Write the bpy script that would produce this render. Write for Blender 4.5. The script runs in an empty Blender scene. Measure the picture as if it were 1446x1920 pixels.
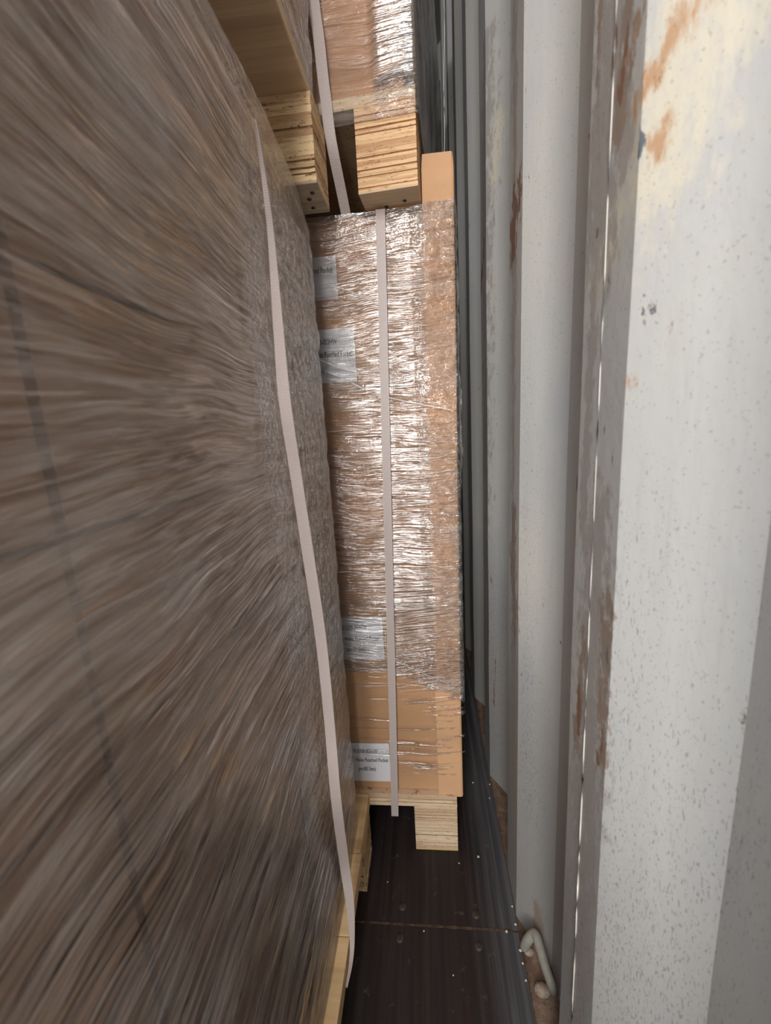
import bpy, bmesh, math, random
from mathutils import Vector, Matrix, noise as mnoise

# ------------------------------------------------------------------ camera, world, lights, exposure
S = bpy.context.scene
COL = S.collection
R = random.Random(7)
# camera axes in the container's frame: X to the right-hand wall, Y into the container, Z up; lens at the origin
CM = [[0.9946707316137222, 0.03520438436742799, 0.09690607304154093],
      [0.08801940601379718, 0.19951065363127363, -0.9759344666792951],
      [-0.05369096605575653, 0.9792630649671885, 0.1953487388110485]]
cd = bpy.data.cameras.new('camera'); cam = bpy.data.objects.new('camera', cd); COL.objects.link(cam)
cam.matrix_world = Matrix(CM).to_4x4()
cd.sensor_fit = 'HORIZONTAL'; cd.sensor_width = 36.0; cd.lens = 790.0 / 1446.0 * 36.0
cd.clip_start = 0.01
cd.dof.use_dof = True; cd.dof.focus_distance = 0.64; cd.dof.aperture_fstop = 10.0
S.camera = cam

W = bpy.data.worlds.new('sky'); S.world = W; W.use_nodes = True
bg = W.node_tree.nodes['Background']; bg.inputs[1].default_value = 0.9
_g = W.node_tree.nodes.new('ShaderNodeTexCoord'); _s = W.node_tree.nodes.new('ShaderNodeSeparateXYZ'); _r = W.node_tree.nodes.new('ShaderNodeValToRGB')
W.node_tree.links.new(_g.outputs['Generated'], _s.inputs[0]); W.node_tree.links.new(_s.outputs[2], _r.inputs[0]); W.node_tree.links.new(_r.outputs[0], bg.inputs[0])
_r.color_ramp.elements[0].position = 0.0; _r.color_ramp.elements[0].color = (0.16, 0.15, 0.14, 1)   # ground outside
_r.color_ramp.elements[1].position = 0.06; _r.color_ramp.elements[1].color = (0.85, 0.92, 1.0, 1)

def area(name, loc, target, sx, sy, power, color):
    ld = bpy.data.lights.new(name, 'AREA'); ld.shape = 'RECTANGLE'; ld.size = sx; ld.size_y = sy
    ld.energy = power; ld.color = color
    o = bpy.data.objects.new(name, ld); COL.objects.link(o); o.location = loc
    o.rotation_euler = (Vector(target) - Vector(loc)).to_track_quat('-Z', 'Y').to_euler()
    return o
# daylight through the open container doors behind the camera
area('door_daylight', (-0.13, -0.90, 0.45), (0.0, 0.5, 0.1), 0.28, 1.6, 30.0, (1.0, 0.97, 0.94))
area('door_skylight', (-0.75, -0.88, 1.28), (0.0, 0.5, 0.0), 1.1, 0.5, 27.0, (0.98, 0.98, 1.0))
S.view_settings.view_transform = 'Standard'; S.view_settings.look = 'None'
S.view_settings.gamma = 1.0; S.view_settings.use_curve_mapping = False
S.view_settings.exposure = -0.15
S.cycles.use_denoising = True
S.cycles.max_bounces = 7; S.cycles.transparent_max_bounces = 12
S.cycles.diffuse_bounces = 4; S.cycles.glossy_bounces = 2

# ------------------------------------------------------------------ helpers
def ray(px, py):
    v = ((px - 723) / 790.0, -(py - 960) / 790.0, -1.0)
    return Vector([sum(CM[i][j] * v[j] for j in range(3)) for i in range(3)])
def hit(p, ax, val):                      # where a sight line meets the plane axis = val
    d = ray(*p); return d * (val / d[ax])

def tag(o, label=None, cat=None, group=None, kind=None):
    if label: o['label'] = label
    if cat: o['category'] = cat
    if group: o['group'] = group
    if kind: o['kind'] = kind
    return o
def link_mesh(name, bm, mat=None, parent=None, smooth=False, recalc=False):
    if recalc: bmesh.ops.recalc_face_normals(bm, faces=bm.faces)
    me = bpy.data.meshes.new(name); bm.to_mesh(me); bm.free()
    if mat is not None: me.materials.append(mat)
    if smooth:
        for p in me.polygons: p.use_smooth = True
    o = bpy.data.objects.new(name, me); COL.objects.link(o)
    if parent is not None: o.parent = parent
    return o
def empty(name, loc=(0, 0, 0), rz=0.0):
    o = bpy.data.objects.new(name, None); COL.objects.link(o); o.location = loc; o.rotation_euler = (0, 0, rz)
    o.empty_display_size = 0.05
    return o
def add_box(bm, x0, x1, y0, y1, z0, z1, bevel=0.0):
    vs = [bm.verts.new((x, y, z)) for x in (x0, x1) for y in (y0, y1) for z in (z0, z1)]
    f = [(0, 1, 3, 2), (4, 6, 7, 5), (0, 4, 5, 1), (2, 3, 7, 6), (0, 2, 6, 4), (1, 5, 7, 3)]
    fs = [bm.faces.new([vs[i] for i in q]) for q in f]
    if bevel:
        es = list({e for fc in fs for e in fc.edges})
        bmesh.ops.bevel(bm, geom=es, offset=bevel, segments=2, affect='EDGES', profile=0.6)
    return vs
def tube(bm, pts, rad, seg=8):
    rings = []
    for i, p in enumerate(pts):
        p = Vector(p)
        t = (Vector(pts[min(i + 1, len(pts) - 1)]) - Vector(pts[max(i - 1, 0)])).normalized()
        a = t.cross(Vector((0, 0, 1)))
        if a.length < 1e-3: a = t.cross(Vector((0, 1, 0)))
        a.normalize(); b = t.cross(a).normalized()
        r = rad[i] if isinstance(rad, (list, tuple)) else rad
        rings.append([bm.verts.new(p + (a * math.cos(k * 2 * math.pi / seg) + b * math.sin(k * 2 * math.pi / seg)) * r) for k in range(seg)])
    for i in range(len(rings) - 1):
        for k in range(seg):
            bm.faces.new((rings[i][k], rings[i][(k + 1) % seg], rings[i + 1][(k + 1) % seg], rings[i + 1][k]))
    bm.faces.new(rings[0][::-1]); bm.faces.new(rings[-1])

# ---- node helpers
class NT:
    def __init__(s, name):
        s.m = bpy.data.materials.new(name); s.m.use_nodes = True; s.t = s.m.node_tree; s.t.nodes.clear()
        s.out = s.n('ShaderNodeOutputMaterial'); s.tc = s.n('ShaderNodeTexCoord')
    def n(s, typ, **kw):
        nd = s.t.nodes.new(typ)
        for k, v in kw.items(): setattr(nd, k, v)
        return nd
    def put(s, sock, v):
        if hasattr(v, 'is_output') or isinstance(v, bpy.types.NodeSocket): s.t.links.new(v, sock)
        elif v is not None: sock.default_value = v
    def mapping(s, scale=(1, 1, 1), rot=(0, 0, 0), loc=(0, 0, 0), src=None):
        m = s.n('ShaderNodeMapping'); s.put(m.inputs['Vector'], src or s.tc.outputs['Object'])
        m.inputs['Scale'].default_value = scale; m.inputs['Rotation'].default_value = rot; m.inputs['Location'].default_value = loc
        return m.outputs[0]
    def noise(s, vec, scale=1.0, detail=3.0, rough=0.55, dist=0.0):
        q = s.n('ShaderNodeTexNoise'); s.put(q.inputs['Vector'], vec); q.inputs['Scale'].default_value = scale
        q.inputs['Detail'].default_value = detail; q.inputs['Roughness'].default_value = rough; q.inputs['Distortion'].default_value = dist
        return q.outputs['Fac']
    def math(s, op, a, b=0.0, c=0.0, clamp=False):
        q = s.n('ShaderNodeMath', operation=op, use_clamp=clamp); s.put(q.inputs[0], a); s.put(q.inputs[1], b); s.put(q.inputs[2], c)
        return q.outputs[0]
    def step(s, v, lo, hi, a=0.0, b=1.0):
        q = s.n('ShaderNodeMapRange', interpolation_type='SMOOTHSTEP'); s.put(q.inputs[0], v)
        for i, x in enumerate((lo, hi, a, b)): s.put(q.inputs[i + 1], x)
        return q.outputs[0]
    def mix(s, f, a, b):
        q = s.n('ShaderNodeMix', data_type='RGBA'); s.put(q.inputs[0], f); s.put(q.inputs[6], a); s.put(q.inputs[7], b)
        return q.outputs[2]
    def ramp(s, f, stops):
        q = s.n('ShaderNodeValToRGB'); s.put(q.inputs[0], f); e = q.color_ramp.elements
        while len(e) < len(stops): e.new(0.5)
        for i, (p, c) in enumerate(stops): e[i].position = p; e[i].color = (*c, 1) if len(c) == 3 else c
        return q.outputs[0]
    def attr(s, name):
        q = s.n('ShaderNodeAttribute'); q.attribute_name = name; return q.outputs['Fac']
    def bump(s, h, strength=0.3, dist=0.001, normal=None):
        q = s.n('ShaderNodeBump'); s.put(q.inputs['Height'], h); q.inputs['Strength'].default_value = strength
        q.inputs['Distance'].default_value = dist
        if normal: s.put(q.inputs['Normal'], normal)
        return q.outputs[0]
    def principled(s, color, rough=0.6, normal=None, spec=0.5, metal=0.0):
        q = s.n('ShaderNodeBsdfPrincipled'); s.put(q.inputs['Base Color'], color); s.put(q.inputs['Roughness'], rough)
        q.inputs['Specular IOR Level'].default_value = spec; q.inputs['Metallic'].default_value = metal
        if normal: s.put(q.inputs['Normal'], normal)
        s.t.links.new(q.outputs[0], s.out.inputs[0]); return q
    def xyz(s, src=None):
        q = s.n('ShaderNodeSeparateXYZ'); s.put(q.inputs[0], src or s.tc.outputs['Object']); return q.outputs

def C3(r, g, b):  # sRGB 0-255 -> linear rgba
    f = lambda c: (c / 255 / 12.92) if c <= 10.3 else ((c / 255 + 0.055) / 1.055) ** 2.4
    return (f(r), f(g), f(b), 1)

# ------------------------------------------------------------------ materials
def wall_mat():
    t = NT('worn_white_container_paint')
    x, y, z = t.xyz()
    big = t.noise(t.mapping((3, 3, 1.2)), 2.0, 4)
    base = t.mix(t.step(big, 0.35, 0.7), C3(190, 191, 190), C3(202, 199, 192))
    cool = t.noise(t.mapping((1.5, 1.5, 0.8), loc=(4, 2, 1)), 5.0, 3)
    base = t.mix(t.math('MULTIPLY', t.step(cool, 0.5, 0.72), 0.5), base, C3(176, 181, 190))
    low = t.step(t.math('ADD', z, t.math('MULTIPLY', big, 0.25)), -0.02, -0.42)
    base = t.mix(t.math('MULTIPLY', low, 0.7), base, C3(146, 144, 142))  # floor-level dirt, its grey also painting in the fall-off of light down the wall
    brushed = t.noise(t.mapping((220, 220, 14)), 1.0, 3)
    base = t.mix(t.math('MULTIPLY', t.step(brushed, 0.5, 0.8), 0.22), base, C3(170, 166, 160))
    warp = t.noise(t.mapping((55, 45, 22), rot=(0.5, 0, 0)), 1.0, 5, 0.7)
    wf = t.noise(t.mapping((120, 120, 55), rot=(0.35, 0, 0)), 1.0, 5, 0.7)
    jit = t.math('ADD', t.math('MULTIPLY', t.math('SUBTRACT', warp, 0.5), 1.5), t.math('MULTIPLY', t.math('SUBTRACT', wf, 0.5), 2.2))
    def mask(name, lo=0.42, hi=0.58): return t.step(t.math('ADD', t.attr(name), jit), lo, hi)
    hascr = t.step(t.attr('scuff'), 0.0, 0.4)
    c = t.mix(t.math('MULTIPLY', mask('cream', 0.25, 0.95), 0.85), base, C3(216, 209, 190))
    c = t.mix(t.math('MULTIPLY', mask('scuff', 0.40, 0.72), 0.75), c, C3(160, 153, 149))
    c = t.mix(t.math('MULTIPLY', mask('tan', 0.45, 0.75), 0.8), c, C3(150, 130, 115))
    c = t.mix(t.math('MULTIPLY', mask('orange', 0.42, 1.0), 0.8), c, C3(186, 140, 100))
    c = t.mix(t.math('MULTIPLY', mask('rust', 0.5, 0.68), 0.9), c, C3(134, 98, 80))
    c = t.mix(mask('blue', 0.45, 0.6), c, C3(104, 112, 120))
    # dark specks and slanting nicks, denser where the cargo scrapes
    nick = t.noise(t.mapping((900, 760, 190), rot=(0.4, 0, 0)), 1.0, 2, 0.5)
    thr = t.math('SUBTRACT', t.math('SUBTRACT', 0.80, t.math('MULTIPLY', low, 0.06)), t.math('MULTIPLY', t.attr('nicks'), 0.16))
    sp = t.math('GREATER_THAN', nick, thr)
    c = t.mix(t.math('MULTIPLY', sp, 0.42), c, C3(84, 84, 88))
    grit = t.noise(t.mapping((420, 420, 420)), 1.0, 1)
    c = t.mix(t.math('MULTIPLY', t.step(grit, 0.66, 0.72), 0.35), c, C3(120, 116, 112))
    h = t.noise(t.mapping((90, 90, 60)), 1.0, 4, 0.6)
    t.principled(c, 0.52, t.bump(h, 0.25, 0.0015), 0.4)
    return t.m

def cardboard(name, col, dark=None, bumpy=True):
    t = NT(name)
    dark = dark or tuple(v * 0.82 for v in col[:3]) + (1,)
    n1 = t.noise(t.mapping((4, 4, 10)), 1.0, 4)
    n2 = t.noise(t.mapping((160, 160, 240)), 1.0, 2)
    c = t.mix(t.step(n1, 0.3, 0.72), dark, col)
    c = t.mix(t.math('MULTIPLY', t.step(n2, 0.55, 0.75), 0.18), c, tuple(v * 0.6 for v in col[:3]) + (1,))
    flute = t.n('ShaderNodeTexWave', wave_type='BANDS', bands_direction='Z'); t.put(flute.inputs[0], t.mapping((1, 1, 60)))
    flute.inputs['Scale'].default_value = 1.2; flute.inputs['Distortion'].default_value = 0.6
    t.principled(c, 0.72, t.bump(flute.outputs['Fac'] if bumpy else n2, 0.12, 0.0006), 0.25)
    return t.m

def ply_mat(name, light, mid, dark, scale=260.0):
    t = NT(name)
    lay = t.attr('layer')
    c = t.ramp(lay, [(0.0, dark[:3]), (0.18, mid[:3]), (0.55, light[:3]), (1.0, tuple(v * 1.12 for v in light[:3]))])
    fine = t.noise(t.mapping((26, 26, scale * 3)), 1.0, 4, 0.7)
    c = t.mix(t.math('MULTIPLY', t.step(fine, 0.45, 0.75), 0.55), c, mid)
    pits = t.noise(t.mapping((140, 140, 420)), 1.0, 3, 0.7)
    bands = t.noise(t.mapping((9, 9, scale * 1.5)), 1.0, 3, 0.75, 0.3)
    c = t.mix(t.math('MULTIPLY', t.step(bands, 0.52, 0.62), 0.8), c, mid)
    chew = t.noise(t.mapping((45, 45, scale * 1.3)), 1.0, 4, 0.8)
    c = t.mix(t.math('MULTIPLY', t.step(chew, 0.58, 0.66), 0.85), c, dark)
    c = t.mix(t.math('MULTIPLY', t.step(pits, 0.60, 0.68), 0.7), c, dark)
    t.principled(c, 0.75, t.bump(t.math('ADD', fine, pits), 0.5, 0.0012), 0.2)
    return t.m
def veneer(name, col, dark, axis='X'):
    t = NT(name)
    sc = (3, 70, 70) if axis == 'X' else (70, 3, 70)
    g = t.noise(t.mapping(sc), 1.0, 5, 0.6, 0.6)
    g2 = t.noise(t.mapping(tuple(v * .25 for v in sc)), 1.0, 2, 0.6, 1.2)
    c = t.mix(t.step(g, 0.3, 0.75), col, dark)
    c = t.mix(t.math('MULTIPLY', t.step(g2, 0.58, 0.62), 0.35), c, tuple(v * .6 for v in dark[:3]) + (1,))
    t.principled(c, 0.6, t.bump(g, 0.2, 0.0006), 0.3)
    return t.m

def film_mat(name, long_axis, haze=0.18, streak=0.5, gloss=0.5, fine=150.0, slant=0.0, hazecol=(0.62, 0.58, 0.55, 1), rough=0.17, bstr=1.0, bdist=0.009):
    """clear stretch film: see-through, with tension creases running along one axis; the creases scatter and shine"""
    t = NT(name)
    L = {'X': 0, 'Y': 1}[long_axis]
    def sc(lo, hi):
        v = [lo, lo, hi]
        return tuple(v)
    rot = (slant, 0, 0) if long_axis == 'Y' else (0, slant, 0)
    warp = t.noise(t.mapping((3, 3, 3)), 1.0, 2)
    # a gentle warp of the height so creases wander and cross
    cmb = t.n('ShaderNodeCombineXYZ'); t.put(cmb.inputs[2], t.math('MULTIPLY', t.math('SUBTRACT', warp, 0.5), 0.09))
    add = t.n('ShaderNodeVectorMath', operation='ADD'); t.put(add.inputs[0], t.tc.outputs['Object']); t.put(add.inputs[1], cmb.outputs[0])
    V = add.outputs[0]
    broad = t.noise(t.mapping(sc(3.2, fine * 0.14), rot=rot, src=V), 1.0, 3, 0.6)
    mid = t.noise(t.mapping(sc(7.0, fine * 0.7), rot=rot, src=V), 1.0, 3, 0.6, 0.3)
    hair = t.noise(t.mapping(sc(14.0, fine * 2.4), rot=rot, src=V), 1.0, 2, 0.6, 0.3)
    cr1 = t.noise(t.mapping((75, 75, 110), rot=(0.5, 0, 0), src=V), 1.0, 3, 0.65, 1.5)
    crum = t.attr('crumple')
    ridge = t.math('SUBTRACT', 1.0, t.math('ABSOLUTE', t.math('MULTIPLY', t.math('SUBTRACT', mid, 0.5), 5.0)), clamp=True)
    ridge2 = t.math('SUBTRACT', 1.0, t.math('ABSOLUTE', t.math('MULTIPLY', t.math('SUBTRACT', hair, 0.5), 5.0)), clamp=True)
    hgt = t.math('ADD', t.math('MULTIPLY', mid, 1.0), t.math('ADD', t.math('MULTIPLY', hair, 0.32), t.math('MULTIPLY', broad, 1.6)))
    hgt = t.math('ADD', hgt, t.math('MULTIPLY', t.math('MULTIPLY', cr1, crum), 2.4))
    nrm = t.bump(hgt, bstr, bdist)
    dens = t.math('ADD', t.math('MULTIPLY', t.step(broad, 0.44, 0.7), 0.45), t.math('MULTIPLY', t.math('POWER', ridge, 4.0), 0.6))
    dens = t.math('ADD', dens, t.math('MULTIPLY', t.math('POWER', ridge2, 4.0), 0.35))
    dens = t.math('ADD', dens, t.math('MULTIPLY', t.math('MULTIPLY', t.step(cr1, 0.45, 0.7), crum), 0.5))
    alpha = t.math('ADD', haze, t.math('MULTIPLY', dens, streak), clamp=True)
    # coverage: where the wrap thins out into separate strands
    cov = t.attr('cover')
    covm = t.step(t.math('ADD', cov, t.math('MULTIPLY', t.math('SUBTRACT', mid, 0.5), 1.6)), 0.42, 0.55)
    alpha = t.math('MULTIPLY', alpha, covm)
    dif = t.n('ShaderNodeBsdfDiffuse'); dif.inputs[0].default_value = hazecol
    gl = t.n('ShaderNodeBsdfAnisotropic'); gl.inputs[0].default_value = (1, 1, 1, 1); gl.inputs['Roughness'].default_value = rough; t.put(gl.inputs['Normal'], nrm)
    tr = t.n('ShaderNodeBsdfTransparent')
    lw = t.n('ShaderNodeFresnel'); lw.inputs[0].default_value = 1.5; t.put(lw.inputs['Normal'], nrm)
    m1 = t.n('ShaderNodeMixShader'); t.put(m1.inputs[0], alpha); t.put(m1.inputs[1], tr.outputs[0]); t.put(m1.inputs[2], dif.outputs[0])
    gf = t.math('MULTIPLY', t.math('ADD', t.math('MULTIPLY', lw.outputs[0], 2.6), t.math('MULTIPLY', dens, 0.09)), t.math('MULTIPLY', covm, t.math('MULTIPLY', t.attr('sheen'), gloss)), clamp=True)
    m2 = t.n('ShaderNodeMixShader'); t.put(m2.inputs[0], gf); t.put(m2.inputs[1], m1.outputs[0]); t.put(m2.inputs[2], gl.outputs[0])
    t.t.links.new(m2.outputs[0], t.out.inputs[0])
    return t.m

def strap_mat():
    t = NT('woven_white_plastic_strap')
    uv = t.tc.outputs['UV']
    q = t.n('ShaderNodeTexBrick'); t.put(q.inputs[0], t.mapping((1, 1, 1), src=uv))
    q.inputs['Scale'].default_value = 1.0; q.inputs['Brick Width'].default_value = 0.0022; q.inputs['Row Height'].default_value = 0.0019
    q.inputs['Mortar Size'].default_value = 0.0004; q.inputs['Mortar Smooth'].default_value = 0.6
    q.inputs['Color1'].default_value = (1, 1, 1, 1); q.inputs['Color2'].default_value = (.9, .9, .9, 1); q.inputs['Mortar'].default_value = (0, 0, 0, 1)
    c = t.mix(q.outputs['Color'], C3(184, 168, 163), C3(206, 194, 189))
    t.principled(c, 0.38, t.bump(q.outputs['Color'], 0.5, 0.0006), 0.5)
    return t.m
def floor_mat():
    t = NT('dark_stained_container_plywood')
    x, y, z = t.xyz()
    g = t.noise(t.mapping((110, 2.2, 1)), 1.0, 5, 0.65, 0.2)
    g2 = t.noise(t.mapping((14, 1.2, 1)), 1.0, 4, 0.6)
    c = t.mix(t.step(g, 0.35, 0.75), C3(36, 29, 29), C3(54, 45, 43))
    c = t.mix(t.math('MULTIPLY', t.step(g2, 0.5, 0.7), 0.5), c, C3(48, 30, 28))
    edge = t.step(t.math('ADD', x, t.math('MULTIPLY', t.math('SUBTRACT', g2, 0.5), 0.08)), 0.045, 0.105)
    dusty = t.mix(t.step(g, 0.4, 0.7), C3(70, 70, 72), C3(102, 101, 102))
    c = t.mix(t.math('MULTIPLY', edge, 0.8), c, dusty)
    d = t.noise(t.mapping((60, 60, 1)), 1.0, 4, 0.7)
    c = t.mix(t.math('MULTIPLY', t.step(d, 0.62, 0.72), 0.3), c, C3(110, 100, 90))
    t.principled(c, 0.55, t.bump(g, 0.15, 0.0006), 0.3)
    return t.m
def rust_mat(name, a, b, sc=60):
    t = NT(name)
    n = t.noise(t.mapping((sc, sc * .6, sc)), 1.0, 5, 0.7)
    n2 = t.noise(t.mapping((sc * 4,) * 3), 1.0, 3, 0.7)
    c = t.mix(t.step(n, 0.35, 0.65), a, b); c = t.mix(t.math('MULTIPLY', t.step(n2, .55, .7), .5), c, C3(60, 42, 34))
    t.principled(c, 0.8, t.bump(n2, 0.6, 0.002), 0.2); return t.m
def plain(name, col, rough=0.6, spec=0.4, metal=0.0, nsc=80, amt=0.12):
    t = NT(name)
    n = t.noise(t.mapping((nsc,) * 3), 1.0, 3)
    c = t.mix(t.math('MULTIPLY', n, amt * 2), col, tuple(v * .6 for v in col[:3]) + (1,))
    t.principled(c, rough, t.bump(n, 0.1, 0.0005), spec, metal); return t.m

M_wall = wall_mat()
M_weld = plain('white_weld_bead', C3(226, 222, 214), 0.4, nsc=300, amt=.3)
M_floor = floor_mat()
M_seam = rust_mat('brown_dirt_in_seam', C3(96, 76, 58), C3(60, 50, 42), 120)
M_rail = rust_mat('rusty_brown_rail', C3(104, 82, 68), C3(132, 112, 96), 45)
M_ring = plain('grey_painted_steel_ring', C3(160, 156, 146), 0.55, nsc=160, amt=.5)
M_lump = rust_mat('grubby_weld_metal', C3(136, 118, 100), C3(160, 148, 134), 120)
M_dark = plain('dull_grey_container_interior', C3(150, 150, 148), 0.7)
M_card = cardboard('brown_kraft_carton', C3(194, 152, 114))
M_cardtop = cardboard('brown_kraft_carton_pale', C3(200, 154, 116))
M_prot = cardboard('tan_edge_board', C3(212, 168, 128), bumpy=False)
M_gap = plain('dark_carton_seam', C3(92, 66, 48), 0.8)
M_plyA = ply_mat('plywood_layers_coarse', C3(222, 194, 152), C3(176, 140, 104), C3(92, 58, 40), 120)
M_plyB = ply_mat('plywood_layers_orange', C3(226, 190, 148), C3(188, 142, 104), C3(120, 78, 52), 220)
M_plyC = ply_mat('plywood_layers_pale', C3(226, 204, 172), C3(198, 166, 134), C3(140, 108, 84), 220)
M_ven = veneer('smooth_birch_veneer', C3(214, 188, 154), C3(188, 158, 126), 'X')
M_venY = veneer('pale_pine_deck', C3(236, 204, 156), C3(214, 176, 128), 'X')
M_vengrey = veneer('greyed_veneer', C3(196, 176, 148), C3(150, 134, 116), 'X')
M_yellow = plain('yellow_glue_ply', C3(214, 186, 110), 0.7)
M_strap = strap_mat()
M_label = plain('white_paper_label', C3(226, 226, 230), 0.55, nsc=200, amt=.04)
M_ink = plain('grey_black_ink', C3(52, 52, 58), 0.6)
M_nail = plain('dark_nail_head', C3(60, 42, 32), 0.6)
M_screw = plain('dusty_screw_head', C3(74, 66, 60), 0.5, metal=.3)
M_chip = plain('pale_debris', C3(214, 206, 196), 0.8)
M_filmL = film_mat('stretch_film_side', 'Y', haze=0.04, streak=0.40, gloss=0.75, fine=170, hazecol=(.60, .53, .48, 1), rough=0.14, bdist=0.007)
M_filmF = film_mat('stretch_film_front', 'X', haze=0.02, streak=0.20, gloss=1.35, fine=170, rough=0.12, bdist=0.006, hazecol=(.74, .68, .63, 1), slant=-0.05)
M_filmU = film_mat('stretch_film_upper', 'X', haze=0.015, streak=0.15, gloss=1.4, fine=170, rough=0.12, slant=0.14, bdist=0.006, hazecol=(.74, .68, .63, 1))
M_filmS = film_mat('stretch_film_strand', 'X', haze=0.35, streak=0.6, gloss=0.5, fine=300, rough=0.2, hazecol=(.85, .82, .8, 1), bstr=0.3)

# ------------------------------------------------------------------ container shell
FZ = -0.77            # floor height
PX0, PX1, PER = 0.12, 0.156, 0.278
# corrugation profile of the right-hand wall, crest corners at Y = .27 / .343 in each period
def wall_x(y):
    u = (y - 0.27) % PER
    if u < 0.072: return PX0
    if u < 0.140: return PX0 + (u - 0.072) / 0.068 * (PX1 - PX0)
    if u < 0.210: return PX1
    return PX1 - (u - 0.210) / 0.068 * (PX1 - PX0)
def wall_hit(p):
    d = ray(*p); k = 0.05
    while k < 3:
        q = d * k
        if q.x >= wall_x(q.y): return q
        k += 0.0008 / max(d.length, .1)
    return d * k
STAINS = {
 'cream': [((1300, 0), (1225, 300), .026), ((1360, 0), (1270, 220), .022), ((1190, 330), (1118, 520), .014), ((1225, 340), (1200, 370), .014), ((935, 230), (925, 330), .014)],
 'scuff': [((1150, 0), (1120, 420), .034), ((1120, 450), (1095, 1000), .008), ((965, 0), (965, 600), .014), ((1120, 1000), (1080, 1900), .026), ((963, 600), (963, 1500), .012), ((1180, 0), (1172, 300), .012), ((908, 0), (912, 1300), .03)],
 'tan': [((1180, 0), (1160, 250), .008), ((1128, 0), (1118, 200), .005), ((964, 960), (965, 1190), .018), ((1138, 1120), (1125, 1420), .009), ((1095, 1200), (1082, 1400), .008), ((1210, 0), (1165, 200), .010), ((1008, 1700), (1012, 1760), .008)],
 'orange': [((1215, 0), (1180, 110), .007), ((1280, 30), (1222, 140), .0065), ((1240, 245), (1232, 275), .006), ((1330, 10), (1300, 40), .006), ((1225, 140), (1190, 200), .006), ((1178, 709), (1180, 712), .003)],
 'rust': [((972, 365), (960, 460), .020), ((966, 390), (962, 440), .024), ((1128, 170), (1106, 262), .0028), ((1158, 60), (1150, 150), .002), ((908, 455), (903, 545), .010), ((1120, 440), (1140, 400), .0016), ((1180, 60), (1165, 180), .0035), ((1087, 1300), (1086, 1370), .005), ((1130, 1370), (1122, 1430), .003), ((1085, 890), (1083, 915), .003), ((930, 1240), (926, 1330), .002)],
 'blue': [((1204, 236), (1200, 296), .0017)],
 'nicks': [((1100, 1000), (1070, 1900), .05), ((1180, 1100), (1150, 1900), .05), ((1300, 1500), (1200, 1900), .09), ((965, 400), (965, 1500), .035), ((1140, 0), (1110, 600), .03), ((920, 600), (925, 1400), .05), ((985, 700), (990, 1500), .03)],
}
def build_wall_right():
    ys = []; y = -0.85
    while y < 0.1: ys.append(y); y += 0.02
    while y < 1.2: ys.append(y); y += 0.004
    while y < 5.2: ys.append(y); y += 0.02
    brk = []
    k0 = 0.27 - PER * 6
    for k in range(30):
        for a in (0, .072, .140, .210): brk.append(k0 + k * PER + a)
    ys = sorted([v for v in ys if min(abs(v - b) for b in brk) > 0.0022] + [b for b in brk if -0.85 < b < 5.2])
    zs = []; z = -0.80
    while z < 0.62: zs.append(z); z += 0.009
    while z < 1.62: zs.append(z); z += 0.05
    zs.append(1.62)
    me = bpy.data.meshes.new('wall_right')
    verts = []; faces = []
    nz = len(zs)
    for yy in ys:
        for zz in zs:
            dent = 0.0012 * mnoise.noise(Vector((yy * 9, zz * 5, 3.3)))
            verts.append((wall_x(yy) + dent, yy, zz))
    for i in range(len(ys) - 1):
        for j in range(nz - 1):
            a = i * nz + j; faces.append((a, a + 1, a + nz + 1, a + nz))
    me.from_pydata(verts, [], faces)
    for nm, caps in STAINS.items():
        at = me.attributes.new(nm, 'FLOAT', 'POINT')
        cs = [(wall_hit(a), wall_hit(b), r) for a, b, r in caps]
        cs = [(a.y, a.z, b.y, b.z, r) for a, b, r in cs]
        vals = [0.0] * len(verts)
        for idx, (vx, vy, vz) in enumerate(verts):
            if not (0.08 < vy < 1.3 and vz < .62): continue
            best = 0.0
            for ay, az, by, bz, r in cs:
                if abs(vy - (ay + by) / 2) > abs(ay - by) / 2 + 3 * r: continue
                dy, dz = by - ay, bz - az; L = dy * dy + dz * dz + 1e-9
                s = max(0, min(1, ((vy - ay) * dy + (vz - az) * dz) / L))
                d = math.hypot((vy - ay - dy * s), (vz - az - dz * s) * (0.8))
                w = 1.0 - d / (2.0 * r)
                if w > best: best = w
            vals[idx] = best
        at.data.foreach_set('value', vals)
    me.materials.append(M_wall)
    o = bpy.data.objects.new('wall_right', me); COL.objects.link(o)
    tag(o, kind='structure')
    return o
wall = build_wall_right()
# weld bead down the first rib
bm = bmesh.new()
pts = []
z = -0.79
while z < 1.6:
    pts.append((PX0 - 0.0005, 0.3075 + 0.0007 * mnoise.noise(Vector((0, 1, z * 18))), z)); z += 0.02
tube(bm, pts, [0.00062 + 0.00012 * mnoise.noise(Vector((3, 1, i * .9))) for i in range(len(pts))], 6)
tag(link_mesh('weld_seam', bm, M_weld, wall, True))

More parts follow.
